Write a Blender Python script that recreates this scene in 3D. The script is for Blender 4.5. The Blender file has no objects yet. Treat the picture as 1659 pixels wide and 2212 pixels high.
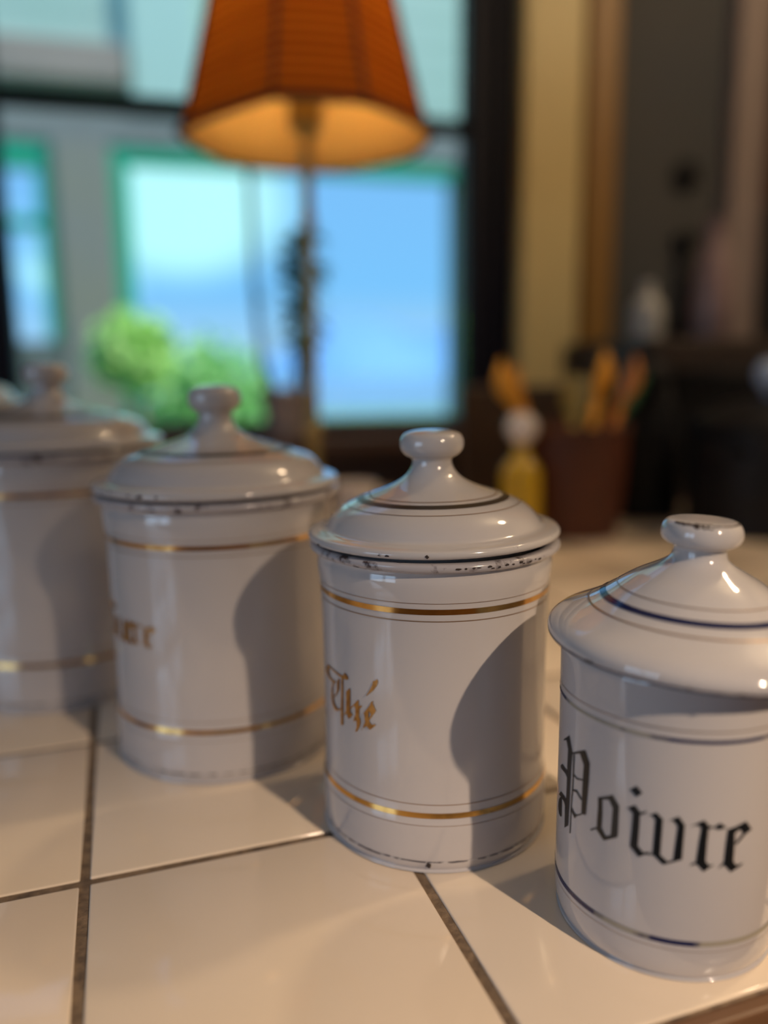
import bpy, bmesh, math, random
from mathutils import Vector, Matrix
R_ = math.radians
random.seed(7)
S = bpy.context.scene
COL = S.collection

# ------------------------------------------------------------------ camera, world, lights, exposure
cam_d = bpy.data.cameras.new('camera')
cam = bpy.data.objects.new('camera', cam_d)
COL.objects.link(cam)
cam_d.sensor_fit = 'HORIZONTAL'
cam_d.sensor_width = 36.0
cam_d.lens = 36.0 * 1700 / 1659
cam_d.clip_start = 0.01
cam_d.clip_end = 2000
PITCH, ROLL = R_(10.0), R_(-0.6)
_r = Vector((1, 0, 0)); _f = Vector((0, math.cos(PITCH), -math.sin(PITCH))); _u = Vector((0, math.sin(PITCH), math.cos(PITCH)))
_r2 = _r * math.cos(ROLL) + _u * math.sin(ROLL)
_u2 = -_r * math.sin(ROLL) + _u * math.cos(ROLL)
m = Matrix((( _r2.x, _u2.x, -_f.x, 0), (_r2.y, _u2.y, -_f.y, 0), (_r2.z, _u2.z, -_f.z, 0.2326), (0, 0, 0, 1)))
cam.matrix_world = m
cam_d.dof.use_dof = True
cam_d.dof.focus_distance = 0.345
cam_d.dof.aperture_fstop = cam_d.lens / 14.5
S.camera = cam

AW = R_(15.0)                       # the window wall's direction
UW = Vector((math.cos(AW), math.sin(AW), 0)); VW = Vector((-math.sin(AW), math.cos(AW), 0))
def W(a, d, z=0.0):                 # along the window wall, away from the camera, up
    p = UW * a + VW * d
    return Vector((p.x, p.y, z))
AT = R_(18.5)                       # the tile grid's direction
UT = Vector((math.cos(AT), math.sin(AT), 0)); VT = Vector((-math.sin(AT), math.cos(AT), 0))
def T(a, d, z=0.0):
    p = UT * a + VT * d
    return Vector((p.x, p.y, z))

world = bpy.data.worlds.new('world'); S.world = world; world.use_nodes = True
nt = world.node_tree; nt.nodes.clear()
def N(tree, kind, **kw):
    n = tree.nodes.new(kind)
    for k, v in kw.items():
        if k in n.inputs: n.inputs[k].default_value = v
        else: setattr(n, k, v)
    return n
out = N(nt, 'ShaderNodeOutputWorld'); bg = N(nt, 'ShaderNodeBackground')
tc = N(nt, 'ShaderNodeTexCoord'); sep = N(nt, 'ShaderNodeSeparateXYZ')
nt.links.new(tc.outputs['Generated'], sep.inputs[0])
ramp = N(nt, 'ShaderNodeValToRGB')
els = ramp.color_ramp.elements
els[0].position = 0.0; els[0].color = (0.42, 0.66, 0.86, 1)
els[1].position = 0.55; els[1].color = (0.20, 0.42, 0.85, 1)
e = els.new(0.10); e.color = (0.19, 0.53, 0.95, 1)
nt.links.new(sep.outputs['Z'], ramp.inputs[0])
noi = N(nt, 'ShaderNodeTexNoise'); noi.inputs['Scale'].default_value = 3.2; noi.inputs['Detail'].default_value = 3
mp = N(nt, 'ShaderNodeMapping'); mp.inputs['Scale'].default_value = (1, 1, 2.2); mp.inputs['Location'].default_value = (0.35, 0.1, 0.2)
nt.links.new(tc.outputs['Generated'], mp.inputs[0]); nt.links.new(mp.outputs[0], noi.inputs['Vector'])
cr = N(nt, 'ShaderNodeValToRGB'); cr.color_ramp.elements[0].position = 0.64; cr.color_ramp.elements[1].position = 0.76
nt.links.new(noi.outputs['Fac'], cr.inputs[0])
# one cumulus low over the hills, seen through the porch
dv = N(nt, 'ShaderNodeVectorMath', operation='SUBTRACT'); dv.inputs[1].default_value = (-0.232, 0.95, 0.197)
nt.links.new(tc.outputs['Generated'], dv.inputs[0])
sc_ = N(nt, 'ShaderNodeVectorMath', operation='MULTIPLY'); sc_.inputs[1].default_value = (1.0, 1.0, 1.5)
nt.links.new(dv.outputs[0], sc_.inputs[0])
ln = N(nt, 'ShaderNodeVectorMath', operation='LENGTH'); nt.links.new(sc_.outputs[0], ln.inputs[0])
mr = N(nt, 'ShaderNodeMapRange'); mr.inputs['From Min'].default_value = 0.15; mr.inputs['From Max'].default_value = 0.09
nt.links.new(ln.outputs['Value'], mr.inputs['Value'])
mxm = N(nt, 'ShaderNodeMath', operation='MAXIMUM'); nt.links.new(mr.outputs[0], mxm.inputs[0]); nt.links.new(cr.outputs[0], mxm.inputs[1])
mx = N(nt, 'ShaderNodeMixRGB'); mx.inputs['Color2'].default_value = (0.50, 1.0, 1.08, 1)
nt.links.new(mxm.outputs[0], mx.inputs['Fac']); nt.links.new(ramp.outputs[0], mx.inputs['Color1'])
nt.links.new(mx.outputs[0], bg.inputs['Color']); bg.inputs['Strength'].default_value = 1.0
nt.links.new(bg.outputs[0], out.inputs[0])

def light(name, kind, loc, power, color, size=0.05, target=None, size_y=None):
    d = bpy.data.lights.new(name, kind); o = bpy.data.objects.new(name, d); COL.objects.link(o)
    o.location = loc; d.color = color
    if kind == 'SUN': d.energy = power; d.angle = size
    else:
        d.energy = power
        if kind == 'AREA':
            d.size = size
            if size_y: d.shape = 'RECTANGLE'; d.size_y = size_y
        else: d.shadow_soft_size = size
    if target is not None:
        o.rotation_euler = (Vector(target) - Vector(loc)).to_track_quat('-Z', 'Y').to_euler()
    return o
light('sun', 'SUN', W(8, -2, 8), 3.2, (1.0, 0.95, 0.85), R_(1.0), target=W(0, 4.0, 0))        # along the garden, past the house
KEY = Vector((0.07, 0.35, 0.1)) + 1.35 * Vector((math.cos(R_(35)) * math.cos(R_(-52)), math.cos(R_(35)) * math.sin(R_(-52)), math.sin(R_(35))))
ks = light('pendant_lamp', 'SPOT', KEY, 58, (1.0, 0.75, 0.53), 0.013, target=KEY - Vector((0, 0, 1)))
ks.data.spot_size = R_(132); ks.data.spot_blend = 0.40
light('far_kitchen_bulb', 'POINT', W(1.35, 0.55, 1.45), 18, (1.0, 0.74, 0.45), 0.05)                            # warm lamp over the kitchen
light('side_window_daylight', 'AREA', W(-2.42, -0.7, 0.55), 13, (0.60, 0.77, 1.0), 1.3, target=W(0, 0.0, 0.3), size_y=1.2)
po = light('window_portal', 'AREA', W(0.17, 1.72, 0.85), 1, (1, 1, 1), 0.95, target=W(0.17, 0.0, 0.85), size_y=1.5)
po.data.cycles.is_portal = True

vs = S.view_settings
vs.view_transform = 'Standard'; vs.look = 'None'; vs.exposure = 0.22; vs.gamma = 1.0; vs.use_curve_mapping = False
S.cycles.max_bounces = 10
S.cycles.caustics_reflective = False; S.cycles.caustics_refractive = False
S.cycles.sample_clamp_indirect = 4.0

# ------------------------------------------------------------------ materials
def mat(name, color, rough=0.5, metal=0.0, coat=0.0, noise=None, bump=0.0, bscale=40.0, spec=0.5, emit=None, estr=0.0, sub=0.0):
    """noise = (scale, second colour, low, high)"""
    M = bpy.data.materials.new(name); M.use_nodes = True
    t = M.node_tree; b = t.nodes['Principled BSDF']
    b.inputs['Base Color'].default_value = (*color, 1); b.inputs['Roughness'].default_value = rough
    b.inputs['Metallic'].default_value = metal; b.inputs['Coat Weight'].default_value = coat
    b.inputs['Coat Roughness'].default_value = 0.04
    b.inputs['Specular IOR Level'].default_value = spec
    if emit: b.inputs['Emission Color'].default_value = (*emit, 1); b.inputs['Emission Strength'].default_value = estr
    c = N(t, 'ShaderNodeTexCoord')
    if noise:
        n = N(t, 'ShaderNodeTexNoise'); n.inputs['Scale'].default_value = noise[0]; n.inputs['Detail'].default_value = 5
        t.links.new(c.outputs['Object'], n.inputs['Vector'])
        r = N(t, 'ShaderNodeValToRGB'); r.color_ramp.elements[0].position = noise[2]; r.color_ramp.elements[1].position = noise[3]
        r.color_ramp.elements[0].color = (*color, 1); r.color_ramp.elements[1].color = (*noise[1], 1)
        t.links.new(n.outputs['Fac'], r.inputs[0]); t.links.new(r.outputs[0], b.inputs['Base Color'])
    if bump:
        n2 = N(t, 'ShaderNodeTexNoise'); n2.inputs['Scale'].default_value = bscale; n2.inputs['Detail'].default_value = 3
        t.links.new(c.outputs['Object'], n2.inputs['Vector'])
        bm_ = N(t, 'ShaderNodeBump'); bm_.inputs['Strength'].default_value = bump; bm_.inputs['Distance'].default_value = 0.002
        t.links.new(n2.outputs['Fac'], bm_.inputs['Height']); t.links.new(bm_.outputs[0], b.inputs['Normal'])
    return M
def wood(name, c1, c2, rough=0.45, scale=6.0, stretch=(1, 12, 12)):
    M = bpy.data.materials.new(name); M.use_nodes = True; t = M.node_tree; b = t.nodes['Principled BSDF']
    c = N(t, 'ShaderNodeTexCoord'); mpn = N(t, 'ShaderNodeMapping'); mpn.inputs['Scale'].default_value = stretch
    n = N(t, 'ShaderNodeTexNoise'); n.inputs['Scale'].default_value = scale; n.inputs['Detail'].default_value = 6; n.inputs['Distortion'].default_value = 0.6
    r = N(t, 'ShaderNodeValToRGB'); r.color_ramp.elements[0].color = (*c1, 1); r.color_ramp.elements[1].color = (*c2, 1)
    r.color_ramp.elements[0].position = 0.35; r.color_ramp.elements[1].position = 0.65
    t.links.new(c.outputs['Object'], mpn.inputs[0]); t.links.new(mpn.outputs[0], n.inputs['Vector']); t.links.new(n.outputs['Fac'], r.inputs[0])
    t.links.new(r.outputs[0], b.inputs['Base Color']); b.inputs['Roughness'].default_value = rough
    return M
def glass(name, tint=(1, 1, 1)):
    M = bpy.data.materials.new(name); M.use_nodes = True; t = M.node_tree; t.nodes.remove(t.nodes['Principled BSDF'])
    o = t.nodes['Material Output']; g = N(t, 'ShaderNodeBsdfGlossy'); g.inputs['Roughness'].default_value = 0.02
    tr = N(t, 'ShaderNodeBsdfTransparent'); tr.inputs['Color'].default_value = (*tint, 1)
    f = N(t, 'ShaderNodeFresnel'); f.inputs['IOR'].default_value = 1.45; x = N(t, 'ShaderNodeMixShader')
    t.links.new(f.outputs[0], x.inputs[0]); t.links.new(tr.outputs[0], x.inputs[1]); t.links.new(g.outputs[0], x.inputs[2]); t.links.new(x.outputs[0], o.inputs[0])
    return M
def cloth(name, diff, trans, k=0.5, stripe=0.0):
    M = bpy.data.materials.new(name); M.use_nodes = True; t = M.node_tree; t.nodes.remove(t.nodes['Principled BSDF'])
    o = t.nodes['Material Output']; d = N(t, 'ShaderNodeBsdfDiffuse'); d.inputs['Color'].default_value = (*diff, 1)
    tr = N(t, 'ShaderNodeBsdfTranslucent'); tr.inputs['Color'].default_value = (*trans, 1)
    x = N(t, 'ShaderNodeMixShader'); x.inputs[0].default_value = k
    t.links.new(d.outputs[0], x.inputs[1]); t.links.new(tr.outputs[0], x.inputs[2]); t.links.new(x.outputs[0], o.inputs[0])
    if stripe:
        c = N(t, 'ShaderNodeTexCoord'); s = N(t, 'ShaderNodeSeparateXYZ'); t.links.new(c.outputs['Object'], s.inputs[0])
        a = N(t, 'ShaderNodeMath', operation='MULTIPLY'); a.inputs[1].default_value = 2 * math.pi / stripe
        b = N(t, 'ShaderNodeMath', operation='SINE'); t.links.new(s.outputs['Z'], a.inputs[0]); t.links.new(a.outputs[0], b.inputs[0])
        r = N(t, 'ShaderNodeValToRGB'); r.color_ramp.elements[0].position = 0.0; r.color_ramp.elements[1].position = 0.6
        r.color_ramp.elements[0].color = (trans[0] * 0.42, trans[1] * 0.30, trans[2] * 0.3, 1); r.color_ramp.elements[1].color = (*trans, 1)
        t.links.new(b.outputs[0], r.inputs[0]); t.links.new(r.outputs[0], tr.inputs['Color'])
    return M
def masked(name, base, spot, scale, lo, hi, rough=0.15, metal_base=0.0, metal_spot=0.0, rough_spot=0.5, stretch=(1, 1, 1)):
    """two paints parted by a noise mask: chips, worn lines"""
    M = bpy.data.materials.new(name); M.use_nodes = True; t = M.node_tree; b = t.nodes['Principled BSDF']
    c = N(t, 'ShaderNodeTexCoord'); mpn = N(t, 'ShaderNodeMapping'); mpn.inputs['Scale'].default_value = stretch
    n = N(t, 'ShaderNodeTexNoise'); n.inputs['Scale'].default_value = scale; n.inputs['Detail'].default_value = 4; n.inputs['Roughness'].default_value = 0.6
    t.links.new(c.outputs['Object'], mpn.inputs[0]); t.links.new(mpn.outputs[0], n.inputs['Vector'])
    r = N(t, 'ShaderNodeMapRange'); r.inputs['From Min'].default_value = lo; r.inputs['From Max'].default_value = hi
    t.links.new(n.outputs['Fac'], r.inputs['Value'])
    x = N(t, 'ShaderNodeMixRGB'); x.inputs['Color1'].default_value = (*base, 1); x.inputs['Color2'].default_value = (*spot, 1)
    t.links.new(r.outputs[0], x.inputs['Fac']); t.links.new(x.outputs[0], b.inputs['Base Color'])
    for key, v0, v1 in (('Roughness', rough, rough_spot), ('Metallic', metal_base, metal_spot)):
        q = N(t, 'ShaderNodeMapRange'); q.inputs['To Min'].default_value = v0; q.inputs['To Max'].default_value = v1
        t.links.new(r.outputs[0], q.inputs['Value']); t.links.new(q.outputs[0], b.inputs[key])
    return M

ENAMEL = (0.52, 0.495, 0.495)
m_enamel = mat('white_enamel', ENAMEL, 0.08, coat=0.45, noise=(9, (0.47, 0.445, 0.455), 0.42, 0.75), bump=0.05, bscale=25)
m_rim = masked('chipped_enamel', (0.50, 0.48, 0.48), (0.035, 0.02, 0.02), 150, 0.63, 0.68, 0.12)
m_lip = masked('worn_enamel_lip', (0.42, 0.40, 0.42), (0.05, 0.03, 0.03), 110, 0.54, 0.66, 0.15)
m_gold = mat('gold_paint', (0.72, 0.43, 0.13), 0.16, metal=1.0, noise=(60, (0.45, 0.24, 0.07), 0.5, 0.7))
m_goldtext = masked('gold_lettering', (0.50, 0.27, 0.08), (0.34, 0.16, 0.04), 300, 0.45, 0.6, 0.28, 0.75, 0.75, 0.4)
m_goldline = mat('thin_gold_line', (0.30, 0.18, 0.09), 0.3, metal=0.6)
m_darkgold = mat('tarnished_gold_band', (0.055, 0.040, 0.028), 0.3, metal=0.4)
m_darkline = masked('worn_dark_line', (0.05, 0.045, 0.06), (0.5, 0.49, 0.5), 200, 0.52, 0.60, 0.3)
m_navy = mat('navy_paint', (0.008, 0.012, 0.06), 0.15)
m_navyworn = masked('worn_navy_band', (0.012, 0.018, 0.075), (0.33, 0.30, 0.24), 26, 0.47, 0.53, 0.25)
m_ink = mat('black_lettering_paint', (0.004, 0.007, 0.010), 0.35)
m_chip = mat('exposed_dark_steel', (0.03, 0.02, 0.018), 0.6)
m_tile = mat('glazed_cream_tile', (0.81, 0.69, 0.56), 0.10, coat=0.25, noise=(4, (0.77, 0.65, 0.51), 0.4, 0.7), bump=0.06, bscale=9)
m_grout = mat('brown_grout', (0.22, 0.155, 0.10), 0.9, noise=(160, (0.10, 0.07, 0.05), 0.4, 0.7), bump=0.5, bscale=300)
m_nose = wood('oiled_wood_nosing', (0.13, 0.065, 0.03), (0.18, 0.09, 0.045), 0.4)
m_cab = wood('dark_red_wood', (0.12, 0.035, 0.01), (0.20, 0.06, 0.015), 0.5)
m_sill = wood('dark_sill_wood', (0.035, 0.018, 0.014), (0.06, 0.03, 0.022), 0.5)
m_frame = mat('navy_black_window_paint', (0.003, 0.003, 0.010), 0.6, spec=0.2)
m_ochre = mat('pale_ochre_paint', (0.62, 0.49, 0.22), 0.5, noise=(3, (0.56, 0.44, 0.19), 0.4, 0.7))
m_ochre2 = mat('deep_ochre_paint', (0.24, 0.12, 0.02), 0.5)
m_wall = mat('slate_grey_wall', (0.055, 0.058, 0.062), 0.8, noise=(2, (0.065, 0.062, 0.058), 0.4, 0.7))
m_room = mat('warm_white_plaster', (0.55, 0.52, 0.48), 0.9, noise=(2, (0.5, 0.47, 0.43), 0.4, 0.7))
m_ceil = mat('white_ceiling_paint', (0.6, 0.59, 0.58), 0.9, noise=(2, (0.56, 0.55, 0.54), 0.4, 0.7))
m_floor = wood('floor_boards', (0.16, 0.09, 0.05), (0.24, 0.14, 0.08), 0.5, 3)
m_glass = glass('window_glass', (0.97, 0.99, 0.98))
m_pink = mat('pinkish_grey_trim', (0.27, 0.21, 0.185), 0.6)
m_black = mat('black_iron', (0.006, 0.006, 0.008), 0.5, spec=0.25)
m_brownbk = mat('dark_brown_enamel', (0.030, 0.018, 0.012), 0.4, noise=(5, (0.05, 0.03, 0.018), 0.4, 0.7))
m_terra = mat('dark_terracotta', (0.085, 0.018, 0.004), 0.6, noise=(14, (0.06, 0.013, 0.003), 0.4, 0.7))
m_brass = mat('aged_brass', (0.42, 0.33, 0.14), 0.35, metal=0.7)
m_steel = mat('polished_steel', (0.6, 0.65, 0.75), 0.15, metal=1.0)

# ------------------------------------------------------------------ mesh helpers
def mesh_obj(name, verts, faces, material, parent=None, smooth=True, loc=None):
    me = bpy.data.meshes.new(name); me.from_pydata([tuple(v) for v in verts], [], faces); me.update()
    for p in me.polygons: p.use_smooth = smooth
    o = bpy.data.objects.new(name, me); COL.objects.link(o)
    if material: me.materials.append(material)
    if parent: o.parent = parent
    if loc is not None: o.location = loc
    return o
def tag(o, label=None, cat=None, group=None, kind=None):
    if label: o['label'] = label
    if cat: o['category'] = cat
    if group: o['group'] = group
    if kind: o['kind'] = kind
    return o
def empty(name, loc, rz=0.0, **kw):
    o = bpy.data.objects.new(name, None); COL.objects.link(o); o.location = loc; o.rotation_euler = (0, 0, rz)
    o.empty_display_size = 0.05
    return tag(o, **kw)
def catmull(pts, n=5):
    res = []
    P = [pts[0]] + list(pts) + [pts[-1]]
    for i in range(1, len(P) - 2):
        p0, p1, p2, p3 = P[i-1], P[i], P[i+1], P[i+2]
        for k in range(n):
            t = k / n
            res.append(tuple(0.5 * (2*p1[j] + (p2[j]-p0[j])*t + (2*p0[j]-5*p1[j]+4*p2[j]-p3[j])*t*t + (3*p1[j]-p0[j]-3*p2[j]+p3[j])*t**3) for j in (0, 1)))
    res.append(pts[-1])
    return [(max(r, 0.0), z) for r, z in res]
def lathe(name, prof, material, parent=None, seg=96, loc=None, smooth_prof=4, wob=0.0):
    pr = catmull(prof, smooth_prof) if smooth_prof else list(prof)
    verts, faces, rings = [], [], []
    for r, z in pr:
        if r < 1e-6:
            rings.append([len(verts)]); verts.append((0, 0, z))
        else:
            st = len(verts); rings.append(list(range(st, st + seg)))
            for k in range(seg):
                a = 2 * math.pi * k / seg
                rr = r * (1 + wob * math.sin(3 * a + z * 40) + wob * 0.6 * math.sin(5 * a + 1 + z * 70))
                verts.append((rr * math.cos(a), rr * math.sin(a), z))
    for A, B in zip(rings[:-1], rings[1:]):
        if len(A) == 1 and len(B) == 1: continue
        for k in range(seg):
            k2 = (k + 1) % seg
            if len(A) == 1: faces.append((A[0], B[k2], B[k]))
            elif len(B) == 1: faces.append((A[k], A[k2], B[0]))
            else: faces.append((A[k], A[k2], B[k2], B[k]))
    return mesh_obj(name, verts, faces, material, parent, True, loc)
def cut(prof, z0, z1):
    """the stretch of a smoothed profile between two heights (outer surface only)"""
    pr = catmull(prof, 8)
    best = []; run = []
    for i in range(len(pr) - 1):
        (ra, za), (rb, zb) = pr[i], pr[i+1]
        for k in range(6):
            t = k / 6; z = za + (zb - za) * t; r = ra + (rb - ra) * t
            if z0 <= z <= z1: run.append((r, z))
            elif run:
                if max(q[0] for q in run) > (max(q[0] for q in best) if best else 0): best = run
                run = []
    if run and max(q[0] for q in run) > (max(q[0] for q in best) if best else 0): best = run
    return best
def band(name, prof, z0, z1, material, parent, a0=0.0, a1=360.0, off=0.00016, wob=0.0, seg=144):
    c = cut(prof, z0, z1)
    step = max(1, len(c) // 5); c = c[::step] + [c[-1]]
    if c[-1] == c[-2]: c = c[:-1]
    full = abs(a1 - a0 - 360) < 1e-3
    n = seg if full else max(6, int(seg * (a1 - a0) / 360))
    verts, faces = [], []
    m_ = len(c)
    for k in range(n + (0 if full else 1)):
        a = R_(a0 + (a1 - a0) * k / n)
        for i, (r, z) in enumerate(c):
            i0, i1 = max(i-1, 0), min(i+1, m_-1)
            dr, dz = c[i1][0] - c[i0][0], c[i1][1] - c[i0][1]; L = math.hypot(dr, dz) or 1
            nr, nz = dz / L, -dr / L
            if nr < 0 and abs(nr) > abs(nz): nr, nz = -nr, -nz
            if abs(nz) >= abs(nr) and nz < 0: nr, nz = -nr, -nz
            zz = z
            if wob and i in (0, m_-1): zz = z + (z1 - z0) * wob * random.uniform(-1, 1)
            verts.append(((r + nr*off) * math.cos(a), (r + nr*off) * math.sin(a), zz + nz*off))
    tot = n if full else n
    for k in range(tot):
        k2 = (k + 1) % n if full else k + 1
        for i in range(m_ - 1):
            faces.append((k*m_ + i, k2*m_ + i, k2*m_ + i + 1, k*m_ + i + 1))
    return mesh_obj(name, verts, faces, material, parent, True)
def box(name, sx, sy, sz, material, parent=None, loc=(0, 0, 0), rz=0.0, bevel=0.0, origin='base', rot=None):
    bm = bmesh.new(); bmesh.ops.create_cube(bm, size=1.0)
    for v in bm.verts: v.co = Vector((v.co.x * sx, v.co.y * sy, (v.co.z + (0.5 if origin == 'base' else 0)) * sz))
    if bevel: bmesh.ops.bevel(bm, geom=list(bm.edges), offset=bevel, segments=2, profile=0.6, affect='EDGES')
    me = bpy.data.meshes.new(name); bm.to_mesh(me); bm.free(); me.materials.append(material)
    o = bpy.data.objects.new(name, me); COL.objects.link(o); o.location = loc; o.rotation_euler = rot or (0, 0, rz)
    if parent: o.parent = parent
    return o
def wbox(name, a0, a1, d0, d1, z0, z1, material, parent=None, bevel=0.0):
    """a box given in the window wall's frame"""
    return box(name, a1 - a0, d1 - d0, z1 - z0, material, parent, W((a0+a1)/2, (d0+d1)/2, z0), AW, bevel)
def tube(name, pts, radii, material, parent=None, seg=10, cap=True):
    verts, faces = [], []
    n = len(pts)
    for i, p in enumerate(pts):
        p = Vector(p); t = (Vector(pts[min(i+1, n-1)]) - Vector(pts[max(i-1, 0)])).normalized()
        x = t.orthogonal().normalized() if abs(t.z) < 0.9 else Vector((1, 0, 0)).cross(t).normalized(); y = t.cross(x)
        r = radii[i] if isinstance(radii, (list, tuple)) else radii
        for k in range(seg):
            a = 2 * math.pi * k / seg; verts.append(p + x * r * math.cos(a) + y * r * math.sin(a))
    for i in range(n - 1):
        for k in range(seg): faces.append((i*seg + k, i*seg + (k+1) % seg, (i+1)*seg + (k+1) % seg, (i+1)*seg + k))
    if cap: faces += [tuple(range(seg))[::-1], tuple(range((n-1)*seg, n*seg))]
    return mesh_obj(name, verts, faces, material, parent, True)
def poly_prism(name, outline, thick, material, parent=None):
    """outline in x,z extruded in y"""
    n = len(outline)
    verts = [(x, -thick/2, z) for x, z in outline] + [(x, thick/2, z) for x, z in outline]
    faces = [tuple(range(n))[::-1], tuple(range(n, 2*n))] + [(i, (i+1) % n, n + (i+1) % n, n + i) for i in range(n)]
    o = mesh_obj(name, verts, [], material, parent, False)
    bm = bmesh.new(); vs_ = [bm.verts.new(v) for v in verts]
    for f in faces: bm.faces.new([vs_[i] for i in f])
    bmesh.ops.recalc_face_normals(bm, faces=bm.faces); bmesh.ops.triangulate(bm, faces=[f for f in bm.faces if len(f.verts) > 4])
    bm.to_mesh(o.data); bm.free()
    return o
def lettering(glyphs, radius, material, parent, off=0.00022):
    """flat print wrapped on a cylinder: glyph polygons in (degrees, millimetres)"""
    bm = bmesh.new()
    for poly in glyphs:
        vs_ = []
        for th, z in poly:
            if th > 0: th -= 360
            vs_.append(bm.verts.new((R_(th) * radius, z / 1000, 0)))
        try: bm.faces.new(vs_)
        except ValueError: pass
    bmesh.ops.triangulate(bm, faces=bm.faces[:])
    for _ in range(3):
        ed = [e for e in bm.edges if abs(e.verts[0].co.x - e.verts[1].co.x) > 0.0022]
        if not ed: break
        bmesh.ops.subdivide_edges(bm, edges=ed, cuts=1)
        bmesh.ops.triangulate(bm, faces=bm.faces[:])
    for k, v in enumerate(bm.verts):
        th = v.co.x / radius; z = v.co.y
        v.co = Vector(((radius + off) * math.cos(th), (radius + off) * math.sin(th), z))
    me = bpy.data.meshes.new('lettering'); bm.to_mesh(me); bm.free(); me.materials.append(material)
    o = bpy.data.objects.new('lettering', me); COL.objects.link(o); o.parent = parent
    return o
def glyph_at(src, key, a0, zscale, ascale, z0, zs0, out):
    """re-use a traced glyph: moved to angle a0, scaled"""
    pts = [q for p in src[key] for q in p]
    lo = min((q[0] if q[0] <= 0 else q[0] - 360) for q in pts)
    w = 0
    for p in src[key]:
        pp = []
        for th, z in p:
            if th > 0: th -= 360
            w = max(w, (th - lo) * ascale); pp.append((a0 + (th - lo) * ascale, z0 + (z - zs0) * zscale))
        out.append(pp)
    return a0 + w
THE = {'T': [[(-158.7,90.01),(-154.47,90.1),(-156.06,88.84),(-157.49,87.16),(-157.26,85.61),(-155.71,84.54),(-152.84,83.94),(-150.75,84.34),(-149.29,84.5),(-149.32,83.8),(-150.81,82.93),(-152.37,82.72),(-154.6,82.84),(-158.45,83.52),(-161.13,84.41),(-162.57,85.53),(-161.74,87.5)],[(-154.47,90.1),(-143.6,89.37),(-143.43,88.75),(-144.42,88.2),(-155.4,89.42)],[(-152.37,82.72),(-150.81,82.93),(-152.22,80.45),(-152.62,77.97),(-152.35,74.79),(-151.32,72.61),(-149.43,71.0),(-147.61,70.75),(-145.86,71.4),(-144.19,72.7),(-144.02,72.19),(-145.68,70.65),(-148.12,69.28),(-150.49,68.95),(-152.51,69.81),(-154.05,72.02),(-154.77,74.8),(-154.3,77.8),(-153.59,80.41)],[(-145.46,87.29),(-145.29,86.55),(-145.58,84.17),(-145.9,81.31),(-147.26,79.22),(-151.2,75.0),(-151.98,74.94),(-149.1,78.33),(-148.09,80.54),(-147.97,83.35),(-147.68,85.06)],[(-143.61,89.14),(-142.1,89.17),(-142.93,64.37),(-143.74,63.37),(-144.91,63.86),(-144.6,72.32),(-143.93,80.15)],[(-143.61,89.26),(-141.52,90.37),(-140.86,91.69),(-139.9,91.2),(-138.56,90.47),(-138.09,89.49),(-138.44,88.71),(-139.99,88.24),(-141.59,88.2),(-142.16,87.56),(-143.67,87.54)]],
 'h': [[(-137.72,84.76),(-136.83,84.24),(-137.0,77.87),(-137.35,74.58),(-137.07,72.85),(-136.28,72.19),(-135.49,72.34),(-135.83,71.43),(-138.34,68.66),(-139.16,69.64),(-140.5,71.47),(-140.05,76.88),(-139.97,81.91),(-139.45,82.98),(-138.25,83.58)],[(-140.49,71.82),(-142.38,69.43),(-142.02,69.33),(-140.08,71.38)],[(-137.18,74.86),(-134.12,77.96),(-133.83,77.49),(-137.2,74.06)],[(-131.71,80.47),(-131.14,80.18),(-131.46,78.86),(-130.92,77.44),(-129.78,78.43),(-129.28,78.23),(-129.52,77.61),(-130.8,76.35),(-131.03,74.71),(-131.17,72.2),(-130.35,70.86),(-130.39,69.04),(-131.14,67.01),(-133.1,63.89),(-133.79,64.01),(-132.89,66.46),(-132.85,68.29),(-133.12,69.57),(-134.02,69.51),(-134.5,68.56),(-134.95,68.98),(-134.13,71.29),(-133.5,72.62),(-133.52,75.32),(-134.29,77.35),(-134.12,77.96),(-132.9,79.34)]],
 'e': [[(-125.77,78.16),(-125.28,76.95),(-125.45,74.46),(-125.27,72.83),(-125.23,72.06),(-124.61,70.88),(-123.36,70.3),(-121.99,71.09),(-121.63,70.62),(-122.01,69.97),(-124.67,67.5),(-125.56,67.94),(-126.33,68.63),(-127.52,68.52),(-128.35,67.27),(-128.89,67.34),(-128.18,69.24),(-127.48,70.78),(-127.82,73.82),(-128.26,74.94)],[(-122.93,82.39),(-122.81,81.75),(-123.08,80.81),(-122.47,80.07),(-121.29,77.8),(-121.78,76.91),(-125.23,72.06),(-125.27,72.83),(-123.91,75.29),(-125.28,76.95),(-125.77,78.16),(-124.46,80.04),(-123.81,81.52)],[(-120.83,93.47),(-120.07,93.07),(-120.14,91.97),(-120.75,90.1),(-122.6,87.52),(-124.88,85.46),(-126.32,83.9),(-126.58,84.17),(-125.39,85.78),(-124.08,88.07),(-123.06,90.05),(-122.54,92.13),(-121.8,92.51),(-121.32,92.39)],[(-129.88,66.37),(-129.46,66.72),(-129.18,66.46),(-129.61,65.88)]]}
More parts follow.
